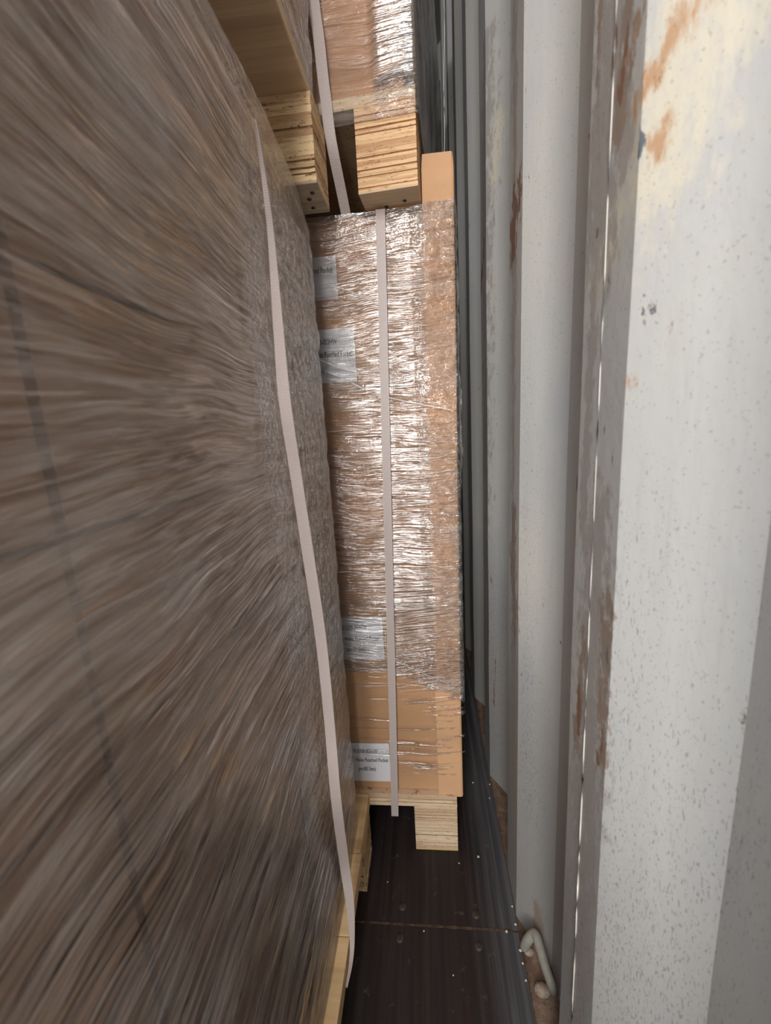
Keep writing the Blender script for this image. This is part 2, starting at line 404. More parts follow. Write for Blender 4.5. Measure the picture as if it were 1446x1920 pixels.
# floor boards: two sheets of ply meeting in a dirt-filled seam
bm = bmesh.new()
SY = 0.5225
add_box(bm, -2.2, 0.118, SY + 0.0012, 5.2, FZ - 0.028, FZ)
add_box(bm, -2.2, 0.118, -0.85, SY - 0.0012, FZ - 0.028, FZ - 0.0004)
fl = tag(link_mesh('floor', bm, M_floor, recalc=True), kind='structure')
bm = bmesh.new()
n = 40
for i in range(n):
    xa = -0.16 + i * (0.27 / n); w = 0.0012 + 0.0012 * abs(mnoise.noise(Vector((xa * 40, 0, 0))))
    add_box(bm, xa, xa + 0.27 / n, SY - w, SY + w, FZ - 0.004, FZ + 0.0006)
tag(link_mesh('seam_dirt', bm, M_seam, fl))
for k, (x, y) in enumerate([(-0.062, 0.548), (0.056, 0.542), (-0.064, 0.504), (0.055, 0.500)]):
    bm = bmesh.new()
    bmesh.ops.create_cone(bm, cap_ends=True, segments=20, radius1=0.0068, radius2=0.006, depth=0.0010, matrix=Matrix.Translation((x, y, FZ + 0.0002)))
    bmesh.ops.create_uvsphere(bm, u_segments=12, v_segments=8, radius=0.0024, matrix=Matrix.Translation((x + .001, y - .003, FZ - 0.0004)))
    tag(link_mesh('floor_screw', bm, M_screw, fl, True))
# bottom side rail under the corrugated wall
bm = bmesh.new()
ny = 200
prev = None
for i in range(ny + 1):
    y = -0.85 + i * 6.05 / ny
    zz = FZ - 0.004 + 0.003 * mnoise.noise(Vector((y * 12, 0, 0)))
    row = [bm.verts.new((0.119, y, FZ - 0.04)), bm.verts.new((0.1195, y, zz - 0.002)), bm.verts.new((0.135, y, zz + 0.001 + 0.002 * mnoise.noise(Vector((y * 30, 2, 0))))), bm.verts.new((0.20, y, zz + 0.004))]
    if prev:
        for k in range(3): bm.faces.new((prev[k], prev[k + 1], row[k + 1], row[k]))
    prev = row
tag(link_mesh('trim_1', bm, M_rail, None, True), kind='structure')
# rest of the box: far side wall, roof, end wall
bm = bmesh.new(); 
for k in range(22):
    y0 = -0.85 + k * PER
    for (a, b, xa, xb) in ((0, .07, -2.2, -2.2), (.07, .138, -2.2, -2.236), (.138, .208, -2.236, -2.236), (.208, .278, -2.236, -2.2)):
        vs = [bm.verts.new(c) for c in ((xa, y0 + a, FZ - .02), (xb, y0 + b, FZ - .02), (xb, y0 + b, 1.62), (xa, y0 + a, 1.62))]
        bm.faces.new(vs)
tag(link_mesh('wall_left', bm, M_dark), kind='structure')
bm = bmesh.new(); add_box(bm, -2.24, 0.2, -0.85, 5.2, 1.62, 1.64); tag(link_mesh('ceiling', bm, M_dark), kind='structure')
bm = bmesh.new(); add_box(bm, -2.24, 0.2, 5.2, 5.22, FZ - .03, 1.64); tag(link_mesh('wall_back', bm, M_dark), kind='structure')

# ------------------------------------------------------------------ generic builders
def ply_stack(x0, x1, y0, y1, z0, z1, n, rough, seed, lastcol=None):
    """one block of glued veneers: n thin layers whose edges are sawn unevenly; 'layer' carries each veneer's own tone"""
    rr = random.Random(seed)
    bm = bmesh.new(); lay = bm.verts.layers.float.new('layer')
    darks = {i for i in range(1, n - 1) if i % 2 == 1 and rr.random() < .62}
    hs = [rr.uniform(.28, .5) if i in darks else rr.uniform(.6, 1.4) for i in range(n)]; tot = sum(hs); z = z0
    for i, h in enumerate(hs):
        zt = z + h / tot * (z1 - z0)
        dark = i in darks
        ins = rr.uniform(0, rough * .4) + (rough if dark else 0)
        if i in (0, n - 1): ins = 0; dark = False
        tone = rr.uniform(0.0, .14) if dark else rr.choice((rr.uniform(.25, .5), rr.uniform(.6, 1.0)))
        m = 10
        # ragged outline
        loop = []
        def edge(ax, ay, bx, by, nx, ny):
            for k in range(m):
                f = k / m; j = ins + rough * .5 * max(0, mnoise.noise(Vector((f * 7 + i * 3.1, seed + nx * 5, ny * 3))))
                loop.append((ax + (bx - ax) * f - nx * j, ay + (by - ay) * f - ny * j))
        edge(x0, y0, x1, y0, 0, -1); edge(x1, y0, x1, y1, 1, 0); edge(x1, y1, x0, y1, 0, 1); edge(x0, y1, x0, y0, -1, 0)
        lo = [bm.verts.new((a, b, z)) for a, b in loop]; hi = [bm.verts.new((a, b, zt)) for a, b in loop]
        for v in lo + hi: v[lay] = tone
        k = len(loop)
        for q in range(k): bm.faces.new((lo[q], lo[(q + 1) % k], hi[(q + 1) % k], hi[q]))
        bm.faces.new(lo[::-1]); bm.faces.new(hi)
        z = zt
    return bm
def nails(parent, pts, r=0.0028):
    for p in pts:
        bm = bmesh.new(); bmesh.ops.create_cone(bm, cap_ends=True, segments=10, radius1=r, radius2=r * .7, depth=0.0016, matrix=Matrix.Translation(p))
        link_mesh('nail', bm, M_nail, parent, True)

def carton(name, x0, x1, y0, y1, z0, z1, crush=0.0, origin=None, rz=0.0, mat=None, g=0.0008):
    """corrugated carton: closed body with slightly bowed sides, tape seam on top"""
    root_loc = origin or Vector((0, 0, 0))
    bm = bmesh.new()
    N = 12; H = 4
    xs = (x0 + g, x1 - g); 
    def P(u, v, w):
        x = x0 + g + (x1 - x0 - 2 * g) * u; y = y0 + g + (y1 - y0 - 2 * g) * v; z = z0 + g * .6 + (z1 - z0 - g * 1.2) * w
        if crush and w > .5: z -= crush * max(0, (u - .7) / .3) ** 2 * max(0, (v - .82) / .18)
        return (x, y, z)
    grid = {}
    def V(i, j, k):
        if (i, j, k) not in grid: grid[(i, j, k)] = bm.verts.new(P(i / N, j / N, k / H))
        return grid[(i, j, k)]
    for i in range(N):
        for j in range(N):
            bm.faces.new((V(i, j, 0), V(i, j + 1, 0), V(i + 1, j + 1, 0), V(i + 1, j, 0)))
            bm.faces.new((V(i, j, H), V(i + 1, j, H), V(i + 1, j + 1, H), V(i, j + 1, H)))
    for i in range(N):
        for k in range(H):
            bm.faces.new((V(i, 0, k), V(i + 1, 0, k), V(i + 1, 0, k + 1), V(i, 0, k + 1)))
            bm.faces.new((V(i, N, k), V(i, N, k + 1), V(i + 1, N, k + 1), V(i + 1, N, k)))
            bm.faces.new((V(0, i, k), V(0, i, k + 1), V(0, i + 1, k + 1), V(0, i + 1, k)))
            bm.faces.new((V(N, i, k), V(N, i + 1, k), V(N, i + 1, k + 1), V(N, i, k + 1)))
    # round the long edges
    es = [e for e in bm.edges if len(e.link_faces) == 2 and e.calc_face_angle(0) > 1.2]
    bmesh.ops.bevel(bm, geom=es, offset=0.0026, segments=2, affect='EDGES', profile=.5)
    root = link_mesh(name, bm, mat or M_card)
    root.location = root_loc; root.rotation_euler = (0, 0, rz)
    return root
def add_tape(root, x0, x1, y0, y1, z1):
    bm = bmesh.new(); ym = (y0 + y1) / 2
    add_box(bm, x0 + .01, x1 - .01, ym - .024, ym + .024, z1 - .0012, z1 - .0002); return link_mesh('tape', bm, M_gap, root)

def ribbon(name, cen, wid, mat, parent=None, thick=0.0006):
    """flat strap: centre points and half-width vectors"""
    n = len(cen); bm = bmesh.new(); uvl = bm.loops.layers.uv.new('UVMap')
    rows = []; s = 0.0; ss = [0.0]
    for i in range(1, n): s += (Vector(cen[i]) - Vector(cen[i - 1])).length; ss.append(s)
    for i in range(n):
        c = Vector(cen[i]); w = Vector(wid[i]); t = (Vector(cen[min(i + 1, n - 1)]) - Vector(cen[max(i - 1, 0)])).normalized()
        nn = w.cross(t).normalized() * thick
        rows.append([bm.verts.new(c - w - nn), bm.verts.new(c + w - nn), bm.verts.new(c + w + nn), bm.verts.new(c - w + nn)])
    for i in range(n - 1):
        wl = Vector(wid[i]).length
        for k in range(4):
            f = bm.faces.new((rows[i][k], rows[i][(k + 1) % 4], rows[i + 1][(k + 1) % 4], rows[i + 1][k]))
            us = {0: (0, 2 * wl), 1: (0, .001), 2: (2 * wl, 0), 3: (0, .001)}[k]
            for l, uvv in zip(f.loops, ((us[0], ss[i]), (us[1], ss[i]), (us[1], ss[i + 1]), (us[0], ss[i + 1]))): l[uvl].uv = uvv
    bm.faces.new(rows[0]); bm.faces.new(rows[-1][::-1])
    return link_mesh(name, bm, mat, parent)

def smooth_path(keys, n):
    """keys: list of (t, value tuple) -> n+1 Catmull-Rom samples"""
    out = []; K = len(keys)
    for i in range(n + 1):
        f = i / n * (K - 1); a = min(int(f), K - 2); u = f - a
        p0, p1, p2, p3 = keys[max(a - 1, 0)], keys[a], keys[a + 1], keys[min(a + 2, K - 1)]
        out.append(tuple(0.5 * ((2 * p1[k]) + (-p0[k] + p2[k]) * u + (2 * p0[k] - 5 * p1[k] + 4 * p2[k] - p3[k]) * u * u + (-p0[k] + 3 * p1[k] - 3 * p2[k] + p3[k]) * u ** 3) for k in range(len(p1))))
    return out

def film_sheet(name, path, vfun, nv, mat, cover=None, crumple=None, disp=None, parent=None, sheen=None):
    """path: list of (x, y, nx, ny) around the load; vfun(s, t) -> z; cover/crumple(x,y,z) -> 0..1; disp(i-point, z) outward"""
    me = bpy.data.meshes.new(name); verts = []; faces = []; cv = []; cr = []; sh = []
    for (x, y, nx, ny) in path:
        for j in range(nv + 1):
            t = j / nv; z = vfun(x, y, t)
            d = disp(x, y, z, t) if disp else 0.0
            X, Y = x + nx * d, y + ny * d
            verts.append((X, Y, z)); cv.append(cover(X, Y, z) if cover else 1.0); cr.append(crumple(X, Y, z) if crumple else 0.0); sh.append(sheen(X, Y, z) if sheen else 1.0)
    m = nv + 1
    for i in range(len(path) - 1):
        for j in range(nv):
            a = i * m + j; faces.append((a, a + m, a + m + 1, a + 1))
    me.from_pydata(verts, [], faces)
    for nm, vals in (('cover', cv), ('crumple', cr), ('sheen', sh)):
        me.attributes.new(nm, 'FLOAT', 'POINT').data.foreach_set('value', vals)
    for p in me.polygons: p.use_smooth = True
    me.materials.append(mat)
    o = bpy.data.objects.new(name, me); COL.objects.link(o)
    if parent: o.parent = parent
    return o
def rect_path(x0, x1, y0, y1, step, r, fine=None):
    """counter-clockwise rounded rectangle around a load (open at the hidden back-left), sampled every `step`"""
    pts = []
    def line(ax, ay, bx, by, nx, ny):
        L = math.hypot(bx - ax, by - ay); n = max(2, int(L / step))
        for k in range(n): pts.append((ax + (bx - ax) * k / n, ay + (by - ay) * k / n, nx, ny))
    def arc(cx, cy, a0, a1):
        for k in range(8):
            a = math.radians(a0 + (a1 - a0) * k / 8); pts.append((cx + r * math.cos(a), cy + r * math.sin(a), math.cos(a), math.sin(a)))
    line(x0 + r, y0, x1 - r, y0, 0, -1); arc(x1 - r, y0 + r, -90, 0)
    line(x1, y0 + r, x1, y1 - r, 1, 0); arc(x1 - r, y1 - r, 0, 90)
    line(x1 - r, y1, x0 + r, y1, 0, 1); arc(x0 + r, y1 - r, 90, 180)
    line(x0, y1 - r, x0, y0 + r, -1, 0); arc(x0 + r, y0 + r, 180, 270)
    pts.append(pts[0])
    return pts

def text_mesh(txt, size, mat, parent, right_x, y, zc, squeeze=1.0):
    cu = bpy.data.curves.new('t', 'FONT'); cu.body = txt; cu.size = size; cu.align_x = 'RIGHT'; cu.align_y = 'CENTER'
    cu.offset = size * 0.012
    tmp = bpy.data.objects.new('t', cu); COL.objects.link(tmp)
    bpy.context.view_layer.update()
    me = bpy.data.meshes.new_from_object(tmp.evaluated_get(bpy.context.evaluated_depsgraph_get()))
    bpy.data.objects.remove(tmp)
    me.transform(Matrix.Translation((right_x, y, zc)) @ Matrix.Rotation(math.pi / 2, 4, 'X') @ Matrix.Scale(squeeze, 4, (1, 0, 0)))
    me.materials.clear(); me.materials.append(mat)
    o = bpy.data.objects.new('printed_text', me); COL.objects.link(o); o.parent = parent
    return o

# ------------------------------------------------------------------ far lower load (faces the camera)
FY = 0.652
pal = empty('pallet', (-0.24, 0.92, FZ))
tag(pal, 'pale plywood pallet on the dark floor under the far labelled cartons, thin tight layers', 'pallet')
def prt(o, root):
    o.parent = root; o.matrix_parent_inverse = Matrix.Translation(root.location).inverted() if not root.rotation_euler.z else root.matrix_basis.inverted(); return o
bm = ply_stack(-1.02, 0.036, FY - 0.010, FY + 0.56, -0.6725, -0.6475, 6, 0.0005, 11)
dk = prt(link_mesh('deck', bm, M_plyC), pal)
k = 0
for bx in (-0.041, -0.50, -1.00):
    for by in (FY - 0.008, FY + 0.22, FY + 0.47):
        k += 1
        bm = ply_stack(bx, bx + 0.077, by, by + 0.085, FZ + 0.003, -0.6730, 26, 0.0005, 20 + k)
        b = prt(link_mesh('block', bm, M_plyC), pal)
        bm = bmesh.new(); add_box(bm, bx, bx + 0.077, by + .0004, by + 0.085, FZ + .0002, FZ + 0.003, 0.0004)
        link_mesh('bottom_veneer', bm, M_yellow, b)
zrows = [-0.6465, -0.522, -0.404, -0.289, -0.174, -0.057, 0.060, 0.177, 0.2900]
labels = {  # row: (right edge x, z0, z1, lines (text, right offset, z))
  7: (-0.1165, 0.187, 0.244, [('Holes Punched Pocket', .005, .226), ('pcs(80 Sets)', .0375, .205)]),
  6: (-0.097, 0.071, 0.147, [('70-5308-003HW', .026, .129), ('Holes Punched Pocket', .004, .111), ('pcs(80 Sets)', .048, .089)]),
  4: (-0.1525, -0.268, -0.193, [('70-5308-003HW', .026, -.213), ('Holes Punched Pocket', .004, -.232), ('pcs(80 Sets)', .030, -.251)]),
  3: (-0.0805, -0.387, -0.309, [('70-5308-003HW', .027, -.3285), ('Holes Punched Pocket', .006, -.348), ('pcs(80 Sets)', .031, -.368)]),
  0: (-0.0815, -0.631, -0.552, [('70-5308-003HW', .0215, -.5685), ('Holes Punched Pocket', .003, -.5865), ('pcs(80 Sets)', .026, -.605)]),
}
row_words = ['bottom', 'second from bottom', 'third from bottom', 'fourth from bottom', 'fifth from bottom', 'third from top', 'second from top', 'top']
extra = {0: 'clean white label beside the strap', 1: 'plain front, lightly wrapped', 2: 'plain front',
         3: 'white label under bright film folds', 4: 'sliver of white label', 5: 'plain front, hazy film', 6: 'large white label under hazy film', 7: 'white label near its left edge'}
names_rows = ['bottom', 'second lowest', 'third lowest', 'fourth lowest', 'fourth from top', 'third from top', 'second from top', 'top']
for i in range(8):
    dx = R.uniform(-.0006, .0006)
    c = carton('carton', -1.00, 0.041 + dx, FY + 0.0005 + R.uniform(0, .0012), FY + 0.48, zrows[i], zrows[i + 1])
    add_tape(c, -1.00, 0.041, FY, FY + 0.48, zrows[i + 1])
    tag(c, 'brown carton, far lower stack, %s row, %s' % (names_rows[i], extra[i]), 'carton', 'cartons of the far lower stack')
    if i in labels:
        rx, za, zb, lines = labels[i]
        bm = bmesh.new(); add_box(bm, rx - 0.118, rx, FY - 0.0004, FY + 0.0002, za, zb)
        lb = link_mesh('shipping_label', bm, M_label, c)
        for txt, off, zc in lines: text_mesh(txt, 0.0112, M_ink, lb, rx - off, FY - 0.0007, zc, 0.58)

# edge board: an L of tan solid board standing on the pallet corner, taller than the load
bm = bmesh.new()
x0, x1, ya, th, zb, zt = 0.004, 0.0475, FY - 0.0075, 0.0035, -0.652, 0.353
sec = [(x0, ya), (x1 - .004, ya), (x1 - .0012, ya + .0012), (x1, ya + .004), (x1, ya + .045), (x1 - th, ya + .045), (x1 - th, ya + th), (x0, ya + th)]
rings = []
nn = 60
for k in range(nn + 1):
    z = zb + (zt - zb) * k / nn
    lean = 0.004 * (z - zb) + 0.0012 * math.sin(z * 5)
    cut = 0.0015 if k == nn else 0
    rings.append([bm.verts.new((a + lean + (cut if a < x0 + .01 else -cut if a > x1 - .003 else 0), b, z)) for a, b in sec])
for k in range(nn):
    for q in range(8): bm.faces.new((rings[k][q], rings[k][(q + 1) % 8], rings[k + 1][(q + 1) % 8], rings[k + 1][q]))
bm.faces.new(rings[0][::-1]); bm.faces.new(rings[-1])
tag(link_mesh('edge_protector', bm, M_prot, recalc=True), 'tall tan cardboard edge board on the far lower stack, its bare top sticking up', 'edge protector')

# stretch film round the far lower load
def cover_far(x, y, z):
    lim = -0.40 - 0.045 * max(0, (x + .07) / .11) if y < FY + .02 else -0.45
    if z > lim + .02: return 1.2
    if z > lim - .02: return 0.2 + (z - lim + .02) / .04
    if z > -0.47: return 0.34
    return 0.30 if z > -.60 else -1
def crum_far(x, y, z):
    c = 0.03 + .30 * max(0, min(1, (x + .01) / .03)) + .10 * max(0, min(1, (z - .22) / .06)) + .2 * max(0, 1 - abs(z + .39) / .06)
    return c
def disp_far(x, y, z, t):
    d = 0.0012 * mnoise.noise(Vector((x * 20, y * 20, z * 60))) + .001
    if x > 0.045 and y > FY + .01:      # slack film bellying out beside the load
        d += 0.006 * max(0, mnoise.noise(Vector((y * 14, 0, z * 9))) + .35) * (1 if z > -.1 else .2)
    # film bridges from the edge board back to the carton face
    if y < FY and x < 0.004: d -= 0.0045 * min(1, (0.004 - x) / .05)
    return d
pth = rect_path(-1.01, 0.0525, FY - 0.0095, FY + 0.50, 0.0045, 0.004)
def vz_far(x, y, t):
    top = 0.2925 if x < .0 or y > FY + .06 else 0.2925 + .004 * min(1, x / .02 + .0)
    return -0.63 + (top + .63) * t
ff = film_sheet('stretch_film', pth, vz_far, 300, M_filmF, cover_far, crum_far, disp_far, sheen=lambda x, y, z: 0.8 + .35 * max(0, min(1, (x + .07) / .03)) - .6 * max(0, min(1, (x - .0) / .012)))
tag(ff, 'clear shiny stretch film round the far lower stack, thinning out near the bottom', 'stretch film')
# film edge drawn over the top of the load
bm = bmesh.new()
me = ff.data
# loose folds and strands on the front (each its own roped strip of film)
def fold(parent, pts, w, mat=None, off=0.0):
    n = 26; P = smooth_path([tuple(p) for p in pts], n); cen = []; wid = []
    for i, p in enumerate(P):
        p = Vector(p); j = mnoise.noise(Vector((p.x * 60, p.z * 60, w * 900)))
        cen.append((p.x, p.y - abs(j) * .0012, p.z + j * .0006))
        ww = w * (0.55 + .6 * abs(mnoise.noise(Vector((i * .35, w * 3000, p.z * 10)))))
        t = (Vector(P[min(i + 1, n)]) - Vector(P[max(i - 1, 0)])).normalized()
        s = t.cross(Vector((0, 1, 0)) if abs(t.y) < .8 else Vector((1, 0, 0))).normalized()
        a = 0.8 * mnoise.noise(Vector((i * .4, w * 1000, 1)))
        wid.append(s * ww + Vector((0, 1, 0)) * ww * a)
    o = ribbon('film_fold', cen, wid, mat or M_filmS, parent, 0.0001)
    m = o.data
    for nm, v in (('cover', 2.0), ('crumple', 0.3), ('sheen', 1.0)):
        m.attributes.new(nm, 'FLOAT', 'POINT').data.foreach_set('value', [v] * len(m.vertices))
    return o
YF = FY - 0.0105
def fp(px, py): q = hit((px, py), 1, YF); return (q.x, q.y, q.z)
folds = [[(596, 690), (650, 712), (700, 738), (760, 752), (850, 770)], [(590, 670), (640, 690), (712, 705)], [(620, 535), (660, 548), (712, 573)],
         [(668, 1030), (716, 1040), (790, 1056), (850, 1066)], [(640, 1205), (690, 1216), (725, 1225), (760, 1245), (850, 1290)],
         [(740, 1228), (780, 1236), (855, 1240)], [(736, 1236), (790, 1262), (850, 1283)], [(740, 1210), (800, 1195), (856, 1180)],
         [(636, 1280), (740, 1282), (850, 1292)], [(742, 1279), (800, 1287), (856, 1291)], [(650, 1308), (745, 1311), (863, 1304)],
         [(800, 1326), (855, 1323)], [(812, 1354), (850, 1353)], [(748, 1370), (800, 1368), (855, 1366)], [(815, 1388), (848, 1388)],
         [(748, 1402), (790, 1404), (850, 1402)], [(748, 1412), (800, 1413), (846, 1413)], [(770, 1437), (850, 1438)], [(748, 1446), (800, 1451), (855, 1453)],
         [(600, 812), (660, 806), (712, 812)], [(800, 860), (830, 856), (852, 846)], [(735, 905), (800, 890), (850, 880)], [(612, 1075), (660, 1072), (715, 1080)]]
for q in folds:
    pts = [fp(a, b) for a, b in q]
    fold(ff, pts, R.uniform(.0005, .0011))
# crumpled tuft of film sticking out on the wall side of the load
def tuft(parent, y0, z0, z1, xa, amp, seed):
    me = bpy.data.meshes.new('film_tuft'); V = []; F = []; n = 14; m = 70
    for j in range(m + 1):
        z = z0 + (z1 - z0) * j / m
        for i in range(n + 1):
            u = i / n
            o = amp * (0.35 + 0.65 * abs(mnoise.noise(Vector((seed, z * 12, 0)))))
            x = xa + o * math.sin(u * math.pi) + .003 * mnoise.noise(Vector((u * 5, z * 60, seed)))
            y = y0 + 0.05 * u + .006 * mnoise.noise(Vector((u * 4 + 9, z * 50, seed)))
            V.append((x, y, z))
    for j in range(m):
        for i in range(n):
            a = j * (n + 1) + i; F.append((a, a + 1, a + n + 2, a + n + 1))
    me.from_pydata(V, [], F); me.materials.append(M_filmS)
    for nm, v in (('cover', 2.0), ('crumple', 1.0), ('sheen', 1.0)): me.attributes.new(nm, 'FLOAT', 'POINT').data.foreach_set('value', [v] * len(V))
    for p in me.polygons: p.use_smooth = True
    o = bpy.data.objects.new('film_tuft', me); COL.objects.link(o); o.parent = parent
tuft(ff, FY + .012, 0.06, 0.285, 0.0535, 0.010, 1.0)
tuft(ff, FY + .012, -0.08, 0.07, 0.0535, 0.013, 4.0)

# strap down the front of the far lower load
def strap_front(name, top, bot, w, label, under=True):
    keys = []
    P0, P1 = Vector(top), Vector(bot)
    pts = [P0 + (P1 - P0) * (i / 60) + Vector((0, -.0006 * abs(math.sin(i * .4)), 0)) for i in range(61)]
    wd = [Vector((w / 2, 0, 0))] * 61
    pre = [P0 + Vector((0, .40, .0042)), P0 + Vector((0, .2, .0040)), P0 + Vector((0, .02, .0038)), P0 + Vector((0, .004, .002))]
    cen = pre + pts; wd = [Vector((w / 2, 0, 0))] * 4 + wd
    o = ribbon(name, cen, wd, M_strap, None, 0.0004)
    return tag(o, label, 'strap')
strap_front('strap', (-0.0480, FY - 0.0125, 0.291), (-0.0765, FY - 0.0125, -0.692), 0.0128, 'narrow off-white strap down the far lower stack, loose end hanging below the deck')

# ------------------------------------------------------------------ left lower load (runs along the aisle)
LX = -0.1380
palL = empty('pallet', (-0.42, 0.16, FZ))
tag(palL, 'plywood pallet under the near left stack, pale deck edge strip beside the dark floor', 'pallet')
yb = [-0.128, -0.018, 0.092, 0.202, 0.312, 0.422, 0.532, 0.641]
for i in range(7):
    bm = bmesh.new(); x1 = -0.1195 - (0.0022 if i == 6 else 0) + R.uniform(-.0006, .0006)
    add_box(bm, -1.14, x1, yb[i] + .0004, yb[i + 1] - .0004, -0.6725, -0.6475, 0.0012)
    prt(link_mesh('deck_board', bm, M_venY), palL)
k = 0
for bx in (-0.198, -0.62, -1.12):
    for by in (0.567, 0.22, -0.12):
        k += 1
        bm = ply_stack(bx, bx + 0.075, by, by + 0.072, FZ + .0005, -0.6730, 11, 0.0035, 60 + k)
        prt(link_mesh('block', bm, M_plyA), palL)
zl = [-0.6468, -0.545, -0.443, -0.341, -0.239, -0.137, -0.036, 0.0665, 0.170, 0.270]
lw = ['bottom', 'second lowest', 'third lowest', 'fourth lowest', 'middle', 'fourth from top', 'third from top', 'second from top', 'top']
for i in range(9):
    for (ya, yb2, word) in ((0.1476, 0.581, 'far end'), (-0.12, 0.1474, 'near end')):
        c = carton('carton', -1.14, LX - .001 + R.uniform(-.001, .0004), ya, yb2, zl[i], zl[i + 1], crush=0.036 if (i == 8 and ya > 0) else 0.0, g=0.0026)
        add_tape(c, -1.14, LX, ya, yb2, zl[i + 1] - (0.0 if i < 8 else .002))
        tag(c, 'brown carton in the left lower stack, %s layer, %s' % (lw[i], word), 'carton', 'cartons of the left lower stack')
        if ya > 0 and i in (0, 2, 3):
            z0 = {0: -.632, 2: -.432, 3: -.322}[i]; yy = {0: (.45, .575), 2: (.36, .42), 3: (.49, .576)}[i]
            bm = bmesh.new(); add_box(bm, LX - .0006, LX - .0001, yy[0], yy[1], z0, z0 + .075)
            link_mesh('shipping_label', bm, M_label, c)
# film with a sagging top edge towards the far corner
def ztop_left(y):
    K = [(-.4, .2712), (.30, .2712), (.41, .2712), (.483, .2710), (.51, .2698), (.528, .2655), (.560, .2514), (.60, .2387)]
    for a, b in zip(K, K[1:]):
        if y <= b[0]: return a[1] + (b[1] - a[1]) * (y - a[0]) / (b[0] - a[0])
    return K[-1][1]
def vz_left(x, y, t):
    top = ztop_left(y) if x > LX - .05 else .2715
    return -0.6468 + (top + .6468) * t
def disp_left(x, y, z, t):
    d = 0.0022 * mnoise.noise(Vector((x * 4, y * 3.0, z * 40))) + 0.0014 * mnoise.noise(Vector((x * 9, y * 9, z * 110))) + .001
    k = crum_left(x, y, z)
    if k > .02: d += k * (.0016 * mnoise.noise(Vector((y * 60, 3, z * 60 + y * 30))) + .0010 * abs(mnoise.noise(Vector((y * 130, 7, z * 130)))))
    d += .0085 * max(0, (t - .86) / .14) ** 1.5 * max(0, min(1, (.57 - y) / .16))
    return d
def crum_left(x, y, z):
    c = max(0, min(1, (y - .33) / .13))
    c *= 0.95 if z > -.32 else max(.05, .95 + (z + .32) * 6)
    if z > .2: c *= max(.15, 1 - (z - .2) * 14)
    return c
pl = rect_path(-1.146, LX + 0.0035, -0.125, 0.5865, 0.0032, 0.009)
fL = film_sheet('stretch_film', pl, vz_left, 340, M_filmL, lambda x, y, z: 1.4, crum_left, disp_left, sheen=lambda x, y, z: .85 + 1.6 * crum_left(x, y, z))
tag(fL, 'hazy creased stretch film round the near left stack, long streaks running towards the camera', 'stretch film')
# top sheet of film over the left load
me = bpy.data.meshes.new('film_top'); V = []; F = []
ny = 60
for i in range(ny + 1):
    y = -0.12 + .703 * i / ny; zt = ztop_left(y)
    for (xx, zz) in ((LX + .0035 + .0085 * max(0, min(1, (.57 - y) / .16)), zt - .0004), (LX - .016, zt + .0004), (LX - .03, max(zt, .271) * .5 + zt * .5), (LX - .05, .2712), (-1.14, .2712)):
        V.append((xx, y, min(zz, .2712) if xx < LX - .02 else zz))
for i in range(ny):
    for k in range(4): a = i * 5 + k; F.append((a, a + 1, a + 6, a + 5))
me.from_pydata(V, [], F); me.materials.append(M_filmL)
for nm, v in (('cover', 2.0), ('crumple', .2), ('sheen', 1.0)): me.attributes.new(nm, 'FLOAT', 'POINT').data.foreach_set('value', [v] * len(V))
o = bpy.data.objects.new('film_top', me); COL.objects.link(o); o.parent = fL
# slack twisted strap on the left load: centre line and half width
keys = []
for (pl_, pr_, X) in (((476, 222), (479, 224), -.1368), ((487, 300), (493, 299), -.1372), ((496, 380), (506, 378), -.1375), ((503, 450), (515, 449), -.139), ((512, 600), (530, 598), -.138),
                      ((523, 750), (545, 748), -.137), ((546, 900), (567, 898), -.137), ((569, 1050), (590, 1048), -.136), ((592, 1200), (612, 1198), -.134),
                      ((608, 1350), (627, 1348), -.131), ((621, 1500), (640, 1498), -.127), ((637, 1620), (655, 1618), -.1215), ((648, 1690), (664, 1690), -.1165), ((656, 1760), (665, 1762), -.113), ((655, 1805), (661, 1806), -.1135), ((648, 1850), (651, 1852), -.1165)):
    X = max(X * .911, X + .0135) if X < -.122 else X + .004 * 0
    a = hit(pl_, 0, X - .003); b = hit(pr_, 0, X + .002)
    # both edges at about the same depth so the strap turns its face to the aisle mouth
    yb_ = (a.y + b.y) / 2; a = hit(pl_, 1, yb_); b = hit(pr_, 1, yb_ - .002)
    c = (a + b) / 2; w = (b - a) / 2
    keys.append((c.x, c.y, c.z, w.x, w.y, w.z))
sm = smooth_path(keys, 120)
o = ribbon('strap', [s[:3] for s in sm], [s[3:] for s in sm], M_strap, None, 0.0004)
tag(o, 'wide woven off-white strap hanging slack and twisted down the left wrapped stack', 'strap')

# ------------------------------------------------------------------ upper left load on its pallet
palU = empty('pallet', (-0.41, 0.16, 0.2725))
tag(palU, 'plywood pallet on top of the left wrapped stack, coarse layered block, smooth underside', 'pallet')
k = 0
UX = -0.1090
for bx in (UX - .078, -0.62, -1.12):
    for by in (0.527, 0.22, -0.12):
        k += 1
        bm = ply_stack(bx, bx + 0.078, by, by + 0.066, 0.2755, 0.3608, 17, 0.0020, 160 + k)
        b = prt(link_mesh('block', bm, M_plyA), palU)
        bm = bmesh.new(); add_box(bm, bx, bx + 0.078, by - .0004, by + 0.066, 0.2728, 0.2755, 0.0004)
        vb = link_mesh('bottom_veneer', bm, M_vengrey, b)
        if k == 1: nails(vb, [(-0.126, .558, .2727), (-0.1265, .578, .2727), (-0.119, .545, .2727)])
bm = bmesh.new(); add_box(bm, -1.14, -0.1127, -0.125, 0.590, 0.3612, 0.3745, 0.0006)
prt(link_mesh('deck', bm, M_ven), palU)
bm = ply_stack(-0.1131, -0.1122, -0.125, 0.5905, 0.362, 0.374, 4, .0004, 5)
